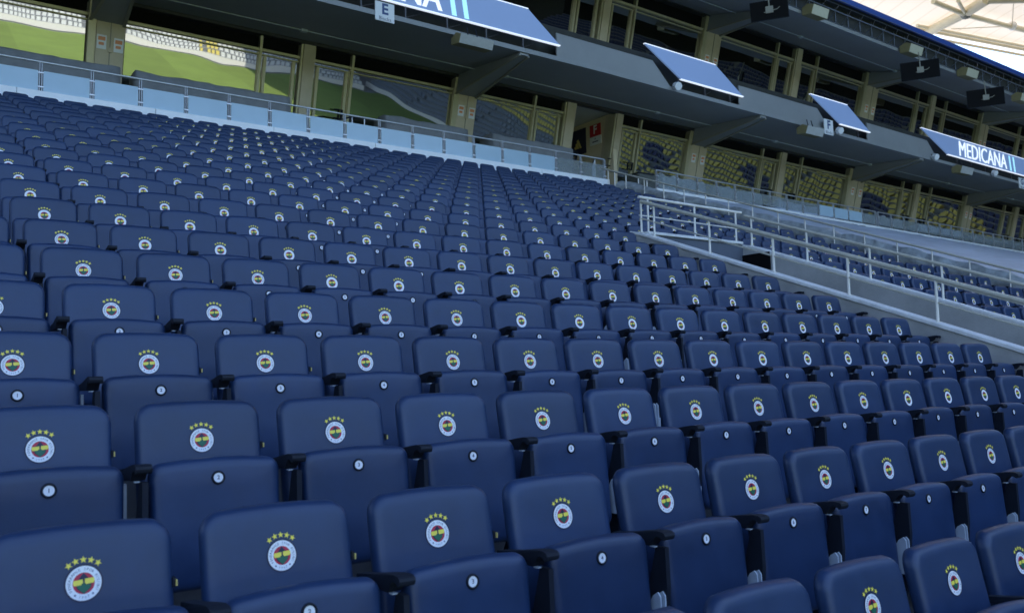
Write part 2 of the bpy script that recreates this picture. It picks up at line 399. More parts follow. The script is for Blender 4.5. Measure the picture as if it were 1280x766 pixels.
def armrest(mb, lod=False):
    if lod:
        mb.prism([(0.0, -0.145), (-0.20, -0.112), (-0.285, -0.115), (-0.29, -0.148), (0.0, -0.168)], 0.228, 0.274, black); return
    top = [(0.0, -0.146), (-0.10, -0.132), (-0.18, -0.118), (-0.235, -0.111), (-0.260, -0.112), (-0.271, -0.117), (-0.274, -0.125), (-0.271, -0.134), (-0.265, -0.139)]
    und = [(-0.260, -0.139), (-0.254, -0.134), (-0.243, -0.130), (-0.230, -0.131), (-0.220, -0.138), (-0.210, -0.150), (-0.195, -0.165), (-0.10, -0.166), (0.0, -0.166)]
    n = len(top)
    # loft with a waist: narrow at the back, flared nose
    wid = lambda y: 0.0180+0.0065*max(0, min(1, (-y-0.14)/0.11))
    P = top+und; vs = []
    for sgn in (-1, 1):
        for y, z in P: vs.append((0.251+sgn*wid(y), y, z))
    m = len(P); fs = [(k, (k+1) % m, (k+1) % m+m, k+m) for k in range(m)]
    fs += [tuple(reversed(range(m))), tuple(range(m, 2*m))]
    fs = [tuple(reversed(f)) for f in fs]
    mb.add(vs, fs, black)
    mb.box(0.238, 0.254, -0.212, -0.19, -0.170, -0.1665, bracket_m)
def frame_side(mb):
    mb.prism([(-0.205, -0.168), (-0.248, -0.168), (-0.252, -0.30), (-0.235, -0.50), (-0.16, -0.765), (-0.04, -0.765), (-0.04, -0.60), (-0.12, -0.45)], 0.252, 0.270, black)
    mb.prism([(-0.02, -0.765), (-0.22, -0.765), (-0.22, -0.755), (-0.02, -0.755)], 0.215, 0.285, bracket_m)
    mb.prism([(-0.105, -0.18), (-0.125, -0.18), (-0.150, -0.48), (-0.130, -0.48)], 0.224, 0.2335, bracket_m)
def hinge(mb):
    for x in (0.2215, 0.2435):
        mb.prism([(-0.215, -0.325), (-0.236, -0.312), (-0.248, -0.325), (-0.254, -0.47), (-0.16, -0.47), (-0.16, -0.41)], x, x+0.006, bracket_m)
    mb.box(0.2278, 0.2432, -0.230, -0.18, -0.455, -0.35, bracket_m)
    mb.box(0.2498, 0.2515, -0.25, -0.14, -0.47, -0.395, bracket_m)
    mb.box(0.2288, 0.2492, -0.262, -0.2302, -0.47, -0.395, bracket_m)
    mb.tube((0.20, -0.185, -0.43), (0.30, -0.185, -0.43), 0.014, black)

def one(fn, name, *a, **k):
    mb = MB(); fn(mb, *a, **k); return mb.mesh(name)
M_back, M_pan = one(backrest, 'backrest'), one(pan, 'seat_pan')
M_emb = [one(emblem, 'club_emblem', lod=0), one(emblem, 'club_emblem', lod=1)]
M_disc = {}
M_arm, M_frame, M_hinge = one(armrest, 'armrest'), one(frame_side, 'leg_frame'), one(hinge, 'hinge_bracket')
tab_mb = MB(); tab_mb.box(0.2142, 0.2175, -0.030, -0.022, -0.098, -0.082, sign_gold); tab_mb.box(0.2085, 0.2165, -0.019, 0.0, -0.102, -0.078, black)
M_tab = tab_mb.mesh('side_clip')

# which seats exist
cells = []
for c in range(3, 17): cells.append((c, -1))
for j in range(-12, -1):                       # the rows below the picture go on down to the pitch
    for c in list(range(-6, 17))+list(range(22, 33)): cells.append((c, j))
for j in range(-1, NROW):                      # and the rows go on to the left
    for c in range(-6, 1): cells.append((c, j))
for j in range(0, 9):
    for c in range(1, 17): cells.append((c, j))
    for c in range(22, 33): cells.append((c, j))
for j in range(9, NROW):
    for c in range(1, 33 if j >= 17 else 32): cells.append((c, j))
info = []
for c, j in cells:
    p = project(spos(c, j))
    vis = p is not None and -70 < p[0] < 1350 and -20 < p[1] < 800
    info.append(((p[2] if p else 99) + (0 if vis else 1000), c, j, p))
info.sort()
single = [t for t in info[:300] if t[0] < 900 and t[3][0]+0.20*1095/t[3][2] > 0 and t[1] >= 1]
rest = info[len(single):]
ORD = ['zeroth','first','second','third','fourth','fifth','sixth','seventh','eighth','ninth','tenth','eleventh','twelfth','thirteenth','fourteenth','fifteenth','sixteenth','seventeenth','eighteenth','nineteenth','twentieth','twenty-first','twenty-second','twenty-third','twenty-fourth','twenty-fifth','twenty-sixth','twenty-seventh','twenty-eighth','twenty-ninth','thirtieth','thirty-first','thirty-second']
rows_vis = {}
for _, c, j, p in info:
    if p and p[0]+0.20*1095/p[2] > 0: rows_vis.setdefault(j, []).append(c)
for j in rows_vis: rows_vis[j].sort()

proto = None
def add_seat(c, j, z):
    lod = 0 if z < 5.6 else 1
    o = bpy.data.objects.new('folding_seat', None); scene.collection.objects.link(o)
    p = spos(c, j); o.location = (p.x, p.y, p.z); o.empty_display_size = 0.1
    k = rows_vis[j].index(c)+1 if c in rows_vis.get(j, []) else 1
    num = ' numbered %d' % c if z < 5.2 else ''
    where = 'in the partial row at bottom right' if j == -1 else 'in the %s full row upwards' % ORD[j+1]
    o['label'] = 'navy folding seat%s, %s from left %s' % (num, ORD[k], where)
    o['category'] = 'stadium seat'; o['group'] = 'navy folding seats in stepped rows of the stand'
    b = link('backrest', M_back, o); link('club_emblem', M_emb[lod], b)
    # tiny individual looseness of the tip-up pans
    rr = random.Random(c*131+j*17)
    s = link('seat_pan', M_pan, o)
    b.rotation_euler = (rr.uniform(-0.012, 0.012), 0, rr.uniform(-0.008, 0.008))
    s.rotation_euler = (rr.uniform(-0.010, 0.030)*0.5, 0, rr.uniform(-0.006, 0.006)); s.location = (rr.uniform(-0.003, 0.003), 0, rr.uniform(-0.003, 0.003))
    if c not in M_disc: M_disc[c] = one(disc, 'number_disc', c)
    link('number_disc', M_disc[c], s)
    link('armrest', M_arm, o); link('leg_frame', M_frame, o)
    if z < 9: link('hinge_bracket', M_hinge, o)
    if z < 7 and c <= 3: link('side_clip', M_tab, o)
for z, c, j, p in single: add_seat(c, j, z)

# everything further away: one object of joined simple seats
def lod_parts():
    mb = MB(); backrest(mb, lod=True); pan(mb, lod=True); emblem(mb, lod=2); disc(mb, 0, lod=2); armrest(mb, lod=True)
    mb.box(0.238, 0.262, -0.10, -0.05, -0.77, -0.14, bracket_m)
    return mb
L = lod_parts(); far = MB(); far.ms = list(L.ms)
for z, c, j, p in rest:
    P = spos(c, j); k = len(far.v); rr = random.Random(c*7+j*311); a = rr.uniform(-0.012, 0.012)
    far.v += [(x+P.x, y*1+P.y+a*zz, zz+P.z) for x, y, zz in L.v]; far.f += [[q+k for q in f] for f in L.f]; far.m += L.m; far.sm += L.sm
far.build('distant_seats', label='navy folding seats of the upper rows and the block beyond the stairway', category='stadium seats', kind='stuff')

# ------------------------------------------------------------------ vomitory walls and rails
wz = lambda y: 1.96+0.367*(y-8.56)
def side_wall(name, x0, x1, label, ytop):
    t = thing(name, label, 'wall', (x0, 4, 0))
    mb = MB()
    ys = [ytop-0.02*i if i < 2 else None for i in range(0)]
    prof = [(ytop, wz(ytop)-0.05), (ytop-0.25, wz(ytop-0.25)-0.035), (-9, wz(-9)-0.035), (-9, wz(-9)-3.0), (ytop, -2.0)]
    mb.prism(prof, x0, x1, wall_m); w = mb.build('wall_face', t); w.location = (-x0, -4, 0)
    mb = MB(); mb.prism([(ytop+0.0, wz(ytop)-0.06), (ytop-0.06, wz(ytop-0.06)-0.012), (ytop-0.28, wz(ytop-0.28)+0.008), (-9, wz(-9)+0.008), (-9, wz(-9)-0.034), (ytop-0.25, wz(ytop-0.25)-0.034)], x0-0.018, x1+0.018, coping_m)
    w = mb.build('coping', t, bevel=0.008); w.location = (-x0, -4, 0)
side_wall('stair_side_wall', VX0-0.10, VX0+0.06, 'grey sloping wall with coping coloured pale for skylight beside the nearer seating block', 8.62)
side_wall('stair_side_wall', VX1-0.06, VX1+0.10, 'grey sloping wall beyond the sunken stairway, beside the far seat block', 8.52)
t = thing('stair_end_wall', 'grey wall coloured dark for shade, with skylight-pale top, closing the stairway end', 'wall', (9.3, VY, 1))
mb = MB(); mb.box(VX0+0.061, VX1-0.061, VY-0.06, VY+0.06, -2.6, 1.90, mat('shaded_wall_grey', (0.10, 0.12, 0.16), 0.8, var=0.12, scale=2)); o = mb.build('wall_face', t); o.location = (-9.3, -VY, -1)  # the shade on this wall is put into its darker colour
mb = MB(); mb.box(VX0+0.08, VX1-0.08, VY-0.09, VY+0.09, 1.905, 1.945, coping_m); o = mb.build('coping', t, bevel=0.008); o.location = (-9.3, -VY, -1)
mb = MB(); mb.box(VX1-0.085, VX1-0.065, 7.95, 8.44, -1.5, 1.74, void_m)  # flat black panel stands for the darkness inside the opening
mb.build('dark_doorway_panel', label='narrow doorway in the sunken stairway wall, its darkness a black panel', category='doorway')

def rail_thing(name, label, posts, top, rails, mp, mr, r=0.020, rp=0.0145, group=None, base=None):
    t = thing(name, label, 'handrail', posts[0][0])
    O = Vector(posts[0][0])
    for a, b in posts:
        mb = MB(); mb.tube(Vector(a)-O, Vector(b)-O, rp, mp, 10); mb.tube(Vector(a)-O, Vector(a)-O+Vector((0, 0, 0.008)), rp*2.2, mp, 12); mb.build('post', t)
    mb = MB(); mb.path([Vector(q)-O for q in top], r, mr, 10); mb.build('top_rail', t)
    for rr in rails:
        mb = MB(); mb.path([Vector(q)-O for q in rr], r*0.42, mr, 8); mb.build('mid_rail', t)
    return t
pa = [8.44, 8.20] + [8.20-0.94*i for i in range(1, 14)]
H = 0.43
rail_thing('wall_handrail', 'cream steel handrail on the nearer sloping stairway wall', [((VX0-0.02, y, wz(y)), (VX0-0.02, y, wz(y)+H)) for y in pa],
    [(VX0-0.02, 8.44, wz(8.44)+H), (VX0-0.02, 8.2, wz(8.2)+H), (VX0-0.02, -4, wz(-4)+H)],
    [[(VX0-0.02, 8.44, wz(8.44)+H*0.46), (VX0-0.02, -4, wz(-4)+H*0.46)]], white_paint, steel_cream, r=0.025)
rail_thing('wall_handrail', 'white handrail along the top of the stairway end wall', [((x, VY, 1.94), (x, VY, 2.40)) for x in (8.50, 9.43, 10.32)],
    [(VX0, VY, 2.42), (VX1, VY, 2.40)], [[(VX0, VY, 2.17), (VX1, VY, 2.15)]], white_paint, white_paint)
pb = [8.32-0.94*i for i in range(14)]
rail_thing('wall_handrail', 'cream steel handrail on the farther sloping stairway wall', [((VX1, y, wz(y)), (VX1, y, wz(y)+H)) for y in pb],
    [(VX1, 8.44, wz(8.44)+H), (VX1, -4, wz(-4)+H)], [[(VX1, 8.44, wz(8.44)+H*0.46), (VX1, -4, wz(-4)+H*0.46)]], white_paint, steel_cream)
zc = lambda y: 1.67+0.379*(y-7.16)
pc = [17.9-0.70*i for i in range(29)]
rail_thing('aisle_handrail', 'dark topped handrail running down the aisle beside the sheeted seats', [((16.4, y, zc(y)-0.75), (16.4, y, zc(y))) for y in pc],
    [(16.4, 18.2, zc(18.2)), (16.4, -2, zc(-2))], [], white_paint, steel_cream, r=0.022)

# ------------------------------------------------------------------ kerb wall, glass fences
def kerb(x0, x1, label, n):
    t = thing('parapet_kerb', label, 'kerb', (x0, 18.4, 5.2)); O = (x0, 18.4, 5.2)
    w = (x1-x0)/n
    for i in range(n):
        a, b = x0+i*w+0.004, x0+(i+1)*w-0.004
        mb = MB(); z = 5.615
        T = lambda v: (v[0]-O[0], v[1]-O[1], v[2]-drop(v[0])-O[2])
        mb.box(a, b, 18.33, 18.62, 4.75, z, kerb_m, T=T); mb.build('kerb_slab', t, bevel=0.01)
kerb(-3.0, 16.85, 'long pale kerb behind the top row of seats on the left', 8)
kerb(18.75, 62.0, 'long pale kerb above the sheeted seats on the right', 12)

def fence(posts, z0, zg0, zg1, zr, label, gm, fn=None, ends=True):
    t = thing('glass_fence', label, 'fence', (posts[0], 18.46, z0)); O = Vector((posts[0], 18.46, z0))
    D = lambda x, z: z-drop(x)-z0
    for i, x in enumerate(posts):
        mb = MB()
        for s in (-0.018, 0.018): mb.box(x+s-0.0045-O.x, x+s+0.0045-O.x, -0.03, 0.03, D(x, 5.61), D(x, zr), steel)
        mb.tube((x-O.x, 0, D(x, zg0)), (x-O.x, 0, D(x, zr)), 0.008, black)
        for zz in (zg0+0.09, zg1-0.04):
            mb.box(x-0.052-O.x, x+0.052-O.x, -0.040, -0.012, D(x, zz-0.013), D(x, zz+0.013), steel)
        mb.build('post', t, bevel=0.002)
    for i, (a, b) in enumerate(zip(posts, posts[1:])):
        m = fn(i) if fn else gm
        mb = MB(); a2, b2 = a+0.045, b-0.045
        vs = [(a2-O.x, -0.026, D(a2, zg0)), (b2-O.x, -0.026, D(b2, zg0)), (b2-O.x, -0.026, D(b2, zg1)), (a2-O.x, -0.026, D(a2, zg1))]
        vs += [(v[0], -0.014, v[2]) for v in vs]
        mb.add(vs, [(0,1,2,3),(7,6,5,4),(0,4,5,1),(1,5,6,2),(2,6,7,3),(3,7,4,0)], m); mb.build('glass_panel', t)
    mb = MB(); x0, x1 = posts[0], posts[-1]; N = max(2, int((x1-x0)/3))
    pts = [Vector((x0+(x1-x0)*i/N-O.x, 0, D(x0+(x1-x0)*i/N, zr))) for i in range(N+1)]
    mb.path(pts, 0.021, steel, 10); mb.build('top_rail', t)
    return t
fp = [0.34-2.7+0.9*i for i in range(22)]
fp = [16.77-0.9*i for i in range(21)][::-1]
fence(fp, 5.6, 5.63, 6.035, 6.215, 'steel and glass fence with sky-reflection blue painted in, ending at the stair gap', sky_tinted, fn=lambda i: clear if i >= 18 else sky_tinted)
fq = [18.86+0.895*i for i in range(14)]
fence(fq, 5.6, 5.70, 6.06, 6.20, 'steel and clear glass fence right of the stair gap', clear, fn=lambda i: sky_tinted if i in (9, 10, 11) else clear)  # the blue panels carry a painted sky reflection
fr = [fq[-1]+0.16+0.895*i for i in range(26)]
fence(fr, 5.6, 5.70, 6.06, 6.20, 'steel and clear glass fence farthest right above the sheeted seats', clear)

# concourse and clutter behind the fences
mb = MB(); mb.box(-14, 75, 18.61, 26, 5.0, 5.56, concrete); mb.build('concourse', kind='structure')
D3 = lambda v: (v[0], v[1], v[2]-drop(v[0]))
def tarp(x0, x1, y0, y1, z0, z1, m, name, label, cat, group=None, seed=0, amp=0.03):
    nx = max(4, int((x1-x0)/0.16)); prof = [(y0-0.02, z0), (y0, (z0+z1)/2), (y0+0.02, z1-0.05), (y0+0.10, z1), ((y0+y1)/2, z1+0.01), (y1, z1-0.02), (y1, z0)]
    vs = []; fs = []; P = len(prof)
    for i in range(nx+1):
        x = x0+(x1-x0)*i/nx
        for k, (y, z) in enumerate(prof):
            n = noise.noise_vector(Vector((x*3+seed, y*4, z*3)))
            vs.append(D3((x+n.x*amp*0.6, y+n.y*amp, z+(n.z*amp*1.3 if k not in (0, P-1) else 0))))
    for i in range(nx):
        for k in range(P-1): fs.append((i*P+k, (i+1)*P+k, (i+1)*P+k+1, i*P+k+1))
    fs += [tuple(range(P)), tuple(reversed(range(nx*P, (nx+1)*P)))]
    mb = MB(); mb.add(vs, fs, m, smooth=True)
    tg = dict(label=label, category=cat)
    if group: tg['group'] = group
    return mb.build(name, **tg)
for i, (a, b, lab) in enumerate([(-2.5, 1.7, 'dark grey tarpaulin over the box seats outside the first window at far left'), (1.8, 4.1, 'dark grey tarpaulin over box seats ending at the leftmost beige column'),
        (4.42, 7.95, 'dark grey tarpaulin over box seats below the widest left window'), (10.55, 13.1, 'dark grey tarpaulin over box seats left of the second beige column'),
        (13.95, 16.9, 'dark grey tarpaulin over box seats right of the second beige column')]):
    tarp(a, b, 19.95, 20.65, 5.56, 6.93, grey_tarp, 'seat_tarpaulin', lab, 'tarpaulin', 'dark grey tarpaulins over the box seats', seed=i*5)
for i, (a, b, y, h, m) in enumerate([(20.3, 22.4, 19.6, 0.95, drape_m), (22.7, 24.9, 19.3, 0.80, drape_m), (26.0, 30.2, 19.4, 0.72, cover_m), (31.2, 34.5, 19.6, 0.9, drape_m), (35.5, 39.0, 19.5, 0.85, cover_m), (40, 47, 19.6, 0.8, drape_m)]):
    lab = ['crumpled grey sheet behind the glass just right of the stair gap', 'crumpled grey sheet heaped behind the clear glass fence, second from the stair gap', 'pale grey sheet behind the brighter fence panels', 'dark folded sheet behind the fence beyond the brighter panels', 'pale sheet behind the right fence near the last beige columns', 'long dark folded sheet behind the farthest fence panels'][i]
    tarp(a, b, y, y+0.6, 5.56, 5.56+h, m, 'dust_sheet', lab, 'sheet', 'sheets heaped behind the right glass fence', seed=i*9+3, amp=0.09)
# short stair rails beside the gap
for x, lab in ((9.0, 'dark diagonal stair rail outside the door in the middle left bay'), (17.3, 'dark diagonal stair rail in the gap between the glass fences')):
    t = thing('stair_rail', lab, 'handrail', (x, 19.4, 5.56))
    mb = MB(); mb.path([(-0.15, 0, 0.75), (0.75, 0.9, 1.25), (1.15, 0.9, 1.25)], 0.02, black); mb.build('top_rail', t)
    for dx, dy, h in ((-0.1, 0.05, 0.75), (0.35, 0.5, 1.0), (0.75, 0.9, 1.25), (1.1, 0.9, 1.25)):
        mb = MB(); mb.tube((dx, dy, 0), (dx, dy, h), 0.018, steel); mb.build('post', t)
t = thing('stair_rail', 'steel handrail pair inside the dark gap before the right glass fence', 'handrail', (17.2, 18.5, 5.2))
for x in (0, 0.45, 0.95, 1.3):
    mb = MB(); mb.tube((x, 0, -0.1), (x, 0, 0.72-x*0.08), 0.017, white_paint); mb.build('post', t)
mb = MB(); mb.path([(-0.4, 0, 0.72), (1.5, 0, 0.60)], 0.018, dark_steel); mb.build('top_rail', t)
# rolled up dark equipment in the gap
t = thing('covered_equipment', 'dark covered cabinet standing in the gap between the glass fences', 'equipment', (19.6, 19.9, 5.56))
mb = MB(); mb.box(-0.35, 0.45, -0.3, 0.3, 0, 0.8, mat('dark_cover', (0.09, 0.095, 0.08), 0.6, var=0.3, scale=6, bump=0.8, bscale=9)); mb.build('cabinet', t, bevel=0.06)
mb = MB(); mb.box(-0.3, 0.4, -0.25, 0.25, 0.805, 0.85, black); mb.build('lid', t, bevel=0.02)

# sheets over the far right block
def big_sheet():
    xs = [16.75+0.35*i for i in range(110)]
    J = []
    for j in range(-3, 21):
        y, z = srow(j); J += [(y-0.02, z+0.075), (y+0.30, z+0.02+0.14)]
    vs = []; fs = []; n = len(J)
    for x in xs:
        for y, z in J:
            q = noise.noise(Vector((x*0.8, y*0.9, 3)))*0.045+noise.noise(Vector((x*3, y*2, 7)))*0.018
            vs.append((x, y, z+q+0.03-drop(x)*0.9))
    for i in range(len(xs)-1):
        for k in range(n-1): fs.append((i*n+k, (i+1)*n+k, (i+1)*n+k+1, i*n+k+1))
    t = thing('seat_sheet', 'huge pale grey dust sheet spread over the right hand seating block', 'dust sheet', (16.75, 8, 0))
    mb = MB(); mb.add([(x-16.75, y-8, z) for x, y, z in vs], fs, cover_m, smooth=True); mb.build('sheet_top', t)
    # hanging side, gathered in folds
    vs = []; fs = []; N = 260; K = 6
    for i in range(N+1):
        y = J[0][0]+(J[-1][0]-J[0][0])*i/N
        zt = None
        for (ya, za), (yb, zb) in zip(J, J[1:]):
            if ya <= y <= yb+1e-6: zt = za+(zb-za)*(y-ya)/max(1e-6, yb-ya); break
        if zt is None: zt = J[-1][1]
        prof = [(0.0, 0.035), (-0.10, 0.13), (-0.24, 0.12), (-0.33, 0.0), (-0.31, -0.16), (-0.20, -0.34), (-0.16, -0.60)]
        for k in range(K+1):
            px_, pz_ = prof[k]; f = k/K
            w = noise.noise(Vector((y*3.1, f*1.6, 0)))*0.10*(0.2+f)+noise.noise(Vector((y*8, f*4, 5)))*0.05
            vs.append((px_+w*(0 if k == 0 else 1), y-8+noise.noise(Vector((y*3, f, 9)))*0.05*f, zt+pz_+(0.09*noise.noise(Vector((y*2.2, k*0.8, 2))) if k else 0)))
    for i in range(N):
        for k in range(K): fs.append((i*(K+1)+k, (i+1)*(K+1)+k, (i+1)*(K+1)+k+1, i*(K+1)+k+1))
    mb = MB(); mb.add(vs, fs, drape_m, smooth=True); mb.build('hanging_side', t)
big_sheet()
# row of seats peeking out above the sheet
mbp = MB(); mbp.ms = list(L.ms)
for c in range(35, 100):
    if c % 7 == 3: continue
    P = spos(c, 21); k = len(mbp.v); mbp.v += [(x+P.x, y+P.y-0.04, z+P.z-drop(P.x)*0.9) for x, y, z in L.v]; mbp.f += [[q+k for q in f] for f in L.f]; mbp.m += L.m; mbp.sm += L.sm
mbp.build('back_row_seats', label='last row of navy seats showing between dust sheet and right kerb', category='stadium seats', kind='stuff')

# ------------------------------------------------------------------ box building
TILT = 0.26
fy = lambda z: 21-TILT*(z-7.7)
TF = lambda v: (v[0], fy(v[2])+v[1], v[2]-drop(v[0]))       # v = (x, depth, z)
bld = thing('box_building', 'two storey row of glazed boxes with grey soffits behind the stand', 'building', (20, 21, 5.5))
BO = Vector((20, 21, 5.5))
def bpart(mb, name, bevel=0.0, parent=None, **tg):
    if parent is None:
        mb.v = [(x-BO.x, y-BO.y, z-BO.z) for x, y, z in mb.v]; return mb.build(name, bld, bevel=bevel, **tg)
    mb.v = [(x-BO.x, y-BO.y, z-BO.z) for x, y, z in mb.v]; return mb.build(name, parent, bevel=bevel, **tg)

pil1 = [(-6.0, -5.1), (3.59, 4.37), (13.19, 14.0), (22.9, 23.9), (32.5, 33.7), (42.0, 42.9), (51.6, 52.6)]
pil2 = [(-6.0, -5.1), (3.59, 4.37), (13.19, 14.0), (22.84, 23.77), (32.5, 33.55), (42.02, 42.9), (51.6, 52.6)]
Z1B, Z1T, Z1S = 5.56, 8.30, 8.74
Z2B, Z2T, Z2S = 9.9, 11.98, 12.55
def notice(parent, x, z, y0=-0.0665):
    mb = MB(); mb.box(x-0.10, x+0.10, y0-0.006, y0, z-0.15, z+0.15, sign_white, T=TF)
    mb.box(x-0.075, x+0.075, y0-0.009, y0-0.006, z+0.03, z+0.11, orange, T=TF); mb.box(x-0.06, x+0.05, y0-0.009, y0-0.006, z-0.07, z-0.01, orange, T=TF)
    return bpart(mb, 'notice', parent=parent)
for (PL, zb, zs, nz) in ((pil1, Z1B, Z1S, 7.75), (pil2, Z2B, Z2S, 11.05)):
    for i, (a, b) in enumerate(PL):
        mb = MB(); mb.box(a+0.17, b, -0.06, 0.5, zb, zs-0.12, pillar_m, T=TF); pl = bpart(mb, 'column', 0.012)
        mb = MB(); mb.box(a, a+0.165, -0.10, 0.45, zb, zs-0.12, frame_m, T=TF); bpart(mb, 'column_edge', 0.01, parent=pl)
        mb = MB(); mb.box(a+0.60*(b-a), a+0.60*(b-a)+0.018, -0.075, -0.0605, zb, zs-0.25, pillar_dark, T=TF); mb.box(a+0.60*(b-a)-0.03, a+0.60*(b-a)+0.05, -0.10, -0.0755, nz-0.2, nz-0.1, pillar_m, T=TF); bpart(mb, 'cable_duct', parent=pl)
        notice(pl, a+0.38*(b-a), nz); notice(pl, a+0.84*(b-a), nz-0.02)

def panes(x0, x1, zb, zt, zs, splits, door=None):
    # splits: x of mullions; builds a pane, its frame pieces and black transom lights
    xs = [x0]+splits+[x1]
    for i, (a, b) in enumerate(zip(xs, xs[1:])):
        mb = MB(); mb.box(a+0.03, b-0.03, 0.06, 0.09, zb, zt-0.03, win_m, T=TF); bpart(mb, 'window_pane')
        mb = MB(); mb.box(a+0.02, b-0.02, 0.10, 0.13, zt+0.03, zs+0.05, void_m, T=TF); bpart(mb, 'transom_pane')
    mb = MB(); mb.box(x0, x1, -0.02, 0.14, zt-0.035, zt+0.035, frame_m, T=TF); mb.box(x0, x1, 0.02, 0.12, zt-0.12, zt-0.085, frame_m, T=TF); bpart(mb, 'transom_bar', 0.006)
    for x in splits:
        mb = MB(); mb.box(x-0.035, x+0.035, -0.035, 0.15, zb, zs, frame_m, T=TF); bpart(mb, 'mullion', 0.006)
def door(a, b, zb, zt):
    mb = MB()
    for x in (a+0.10, b-0.17): mb.box(x, x+0.07, -0.01, 0.055, zb, zt-0.13, frame_m, T=TF)
    d = bpart(mb, 'door_frame', 0.005)
    mb = MB(); mb.box(b-0.20, b-0.185, -0.09, -0.011, 6.95, 7.2, black, T=TF); mb.box(b-0.42, b-0.185, -0.09, -0.075, 7.17, 7.2, black, T=TF); mb.box(b-0.42, b-0.185, -0.09, -0.075, 6.95, 6.98, black, T=TF); bpart(mb, 'door_handle', parent=d)
def midcol(a, b, zb, zs):
    mb = MB(); mb.box(a, b, -0.10, 0.5, zb, zs-0.02, pillar_m, T=TF); mb.box(a-0.06, a-0.001, -0.06, 0.3, zb, zs-0.02, frame_m, T=TF); bpart(mb, 'narrow_column', 0.01)
def bay1(p, q, zb=Z1B, zt=Z1T, zs=Z1S, recess=False, both=True):
    w = q-p; f = lambda t: p+w*t
    m0, c0, c1, m1 = f(0.36), f(0.48), f(0.515), f(0.64)
    panes(p, c0-0.06, zb, zt, zs, [m0]); door(m0, c0-0.06, zb, zt); midcol(c0, c1, zb, zs)
    if recess: return
    panes(c1, q, zb, zt, zs, [m1]); door(c1, m1, zb, zt)
bay1(-5.1, 3.59)
panes(4.37, 8.56, Z1B, Z1T, Z1S, [7.53]); door(7.53, 8.56, Z1B, Z1T); midcol(8.62, 8.94, Z1B, Z1S)
panes(8.94, 13.19, Z1B, Z1T, Z1S, [10.03]); door(8.94, 10.03, Z1B, Z1T)
panes(14.0, 17.28, Z1B, Z1T, Z1S, [16.14]); door(16.14, 17.28, Z1B, Z1T); midcol(17.34, 17.70, Z1B, Z1S)
midcol(19.45, 19.72, Z1B, Z1S)
panes(19.72, 22.9, Z1B, Z1T, Z1S, [20.62]); door(19.72, 20.62, Z1B, Z1T)
bay1(23.9, 32.5); bay1(33.7, 42.0); bay1(42.9, 51.6); bay1(52.6, 61)
for p, q in ((-5.1, 3.59), (4.37, 13.19), (14.0, 22.84), (23.77, 32.5), (33.55, 42.02), (42.9, 51.6), (52.6, 61)): bay1(p, q, Z2B, Z2T, Z2S)
# corridor recess with signs
mb = MB(); mb.box(19.452, 19.60, 20.95, 25.5, 5.56, 8.66, tan_wall); bpart(mb, 'recess_wall')
mb = MB(); mb.box(17.55, 17.70, 21.35, 25.5, 5.56, 8.66, tan_wall); bpart(mb, 'recess_wall')
mb = MB(); mb.box(17.55, 19.60, 25.5, 25.6, 5.56, 8.66, tan_wall); bpart(mb, 'recess_wall')
mb = MB(); mb.box(17.70, 19.45, 20.9, 25.5, 8.665, 8.70, mat('pale_ceiling', (0.5, 0.5, 0.46), 0.6)); bpart(mb, 'recess_ceiling')

# soffits, fascia and ribs
def soffit(name, ya, za, yb, zb_, th, n=8, x0=-14, x1=62):
    w = 9.6; edges = [x0]+[x for x in (-5.55, 3.98, 13.6, 23.4, 33.1, 42.45, 52.1)]+[x1]
    for a, b in zip(edges, edges[1:]):
        mb = MB(); seg = 4
        for s in range(seg):
            xa, xb = a+(b-a)*s/seg, a+(b-a)*(s+1)/seg
            if s == 0: xa += 0.006
            mb.prism([(ya, za), (yb, zb_), (yb, zb_+th), (ya, za+th)], xa, xb, soffit_m, T=D3)
        bpart(mb, name)
soffit('soffit_panel', 17.9, 8.53, 20.85, 8.72, 0.12)
soffit('soffit_panel', 16.8, 11.75, 19.95, 12.52, 0.12)
# conduits and small junction boxes fixed under the soffits
for (yy, zz) in ((19.9, 8.655), (18.6, 11.98+0.20)):
    mb = MB(); N = 20
    mb.path([D3((-12+i*3.7, yy, zz-0.02)) for i in range(N)], 0.014, bracket_m, 6); bpart(mb, 'conduit')
    for i in range(9):
        x = -4+i*6.1; mb = MB(); mb.box(x, x+0.16, yy-0.05, yy+0.05, zz-0.06, zz, bracket_m, T=D3); bpart(mb, 'junction_box')
# dark grey trim where soffit meets glazing
for z, y in ((Z1S-0.02, fy(Z1S)-0.10), (Z2S-0.05, fy(Z2S)-0.10)):
    mb = MB()
    for i in range(24): mb.box(-14+i*3.2, -14+(i+1)*3.2, y, y+0.2, z-0.10, z-0.015, dark_steel, T=D3)
    bpart(mb, 'head_trim')
# recess behind the boards and floor slab of the upper boxes
mb = MB()
for i in range(24):
    a, b = -14+i*3.2, -14+(i+1)*3.2
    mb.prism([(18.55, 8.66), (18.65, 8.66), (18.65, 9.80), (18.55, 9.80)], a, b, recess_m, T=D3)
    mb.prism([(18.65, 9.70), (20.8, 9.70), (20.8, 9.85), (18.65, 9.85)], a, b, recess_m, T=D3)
bpart(mb, 'parapet_core')
for i in range(62):
    x = -13.5+i*1.18
    if 14.6 < x < 19.4 or 22.2 < x < 27.6 or 29.5 < x < 35.0: continue
    mb = MB(); mb.box(x-0.02, x+0.02, 18.05, 18.549, 8.70, 8.75, dark_steel, T=D3); mb.box(x-0.02, x+0.02, 18.05, 18.10, 8.75, 9.04, dark_steel, T=D3)
    mb.tube(D3((x, 18.09, 8.74)), D3((x+0.55, 18.3, 9.03)), 0.012, dark_steel, 5); bpart(mb, 'board_bracket')
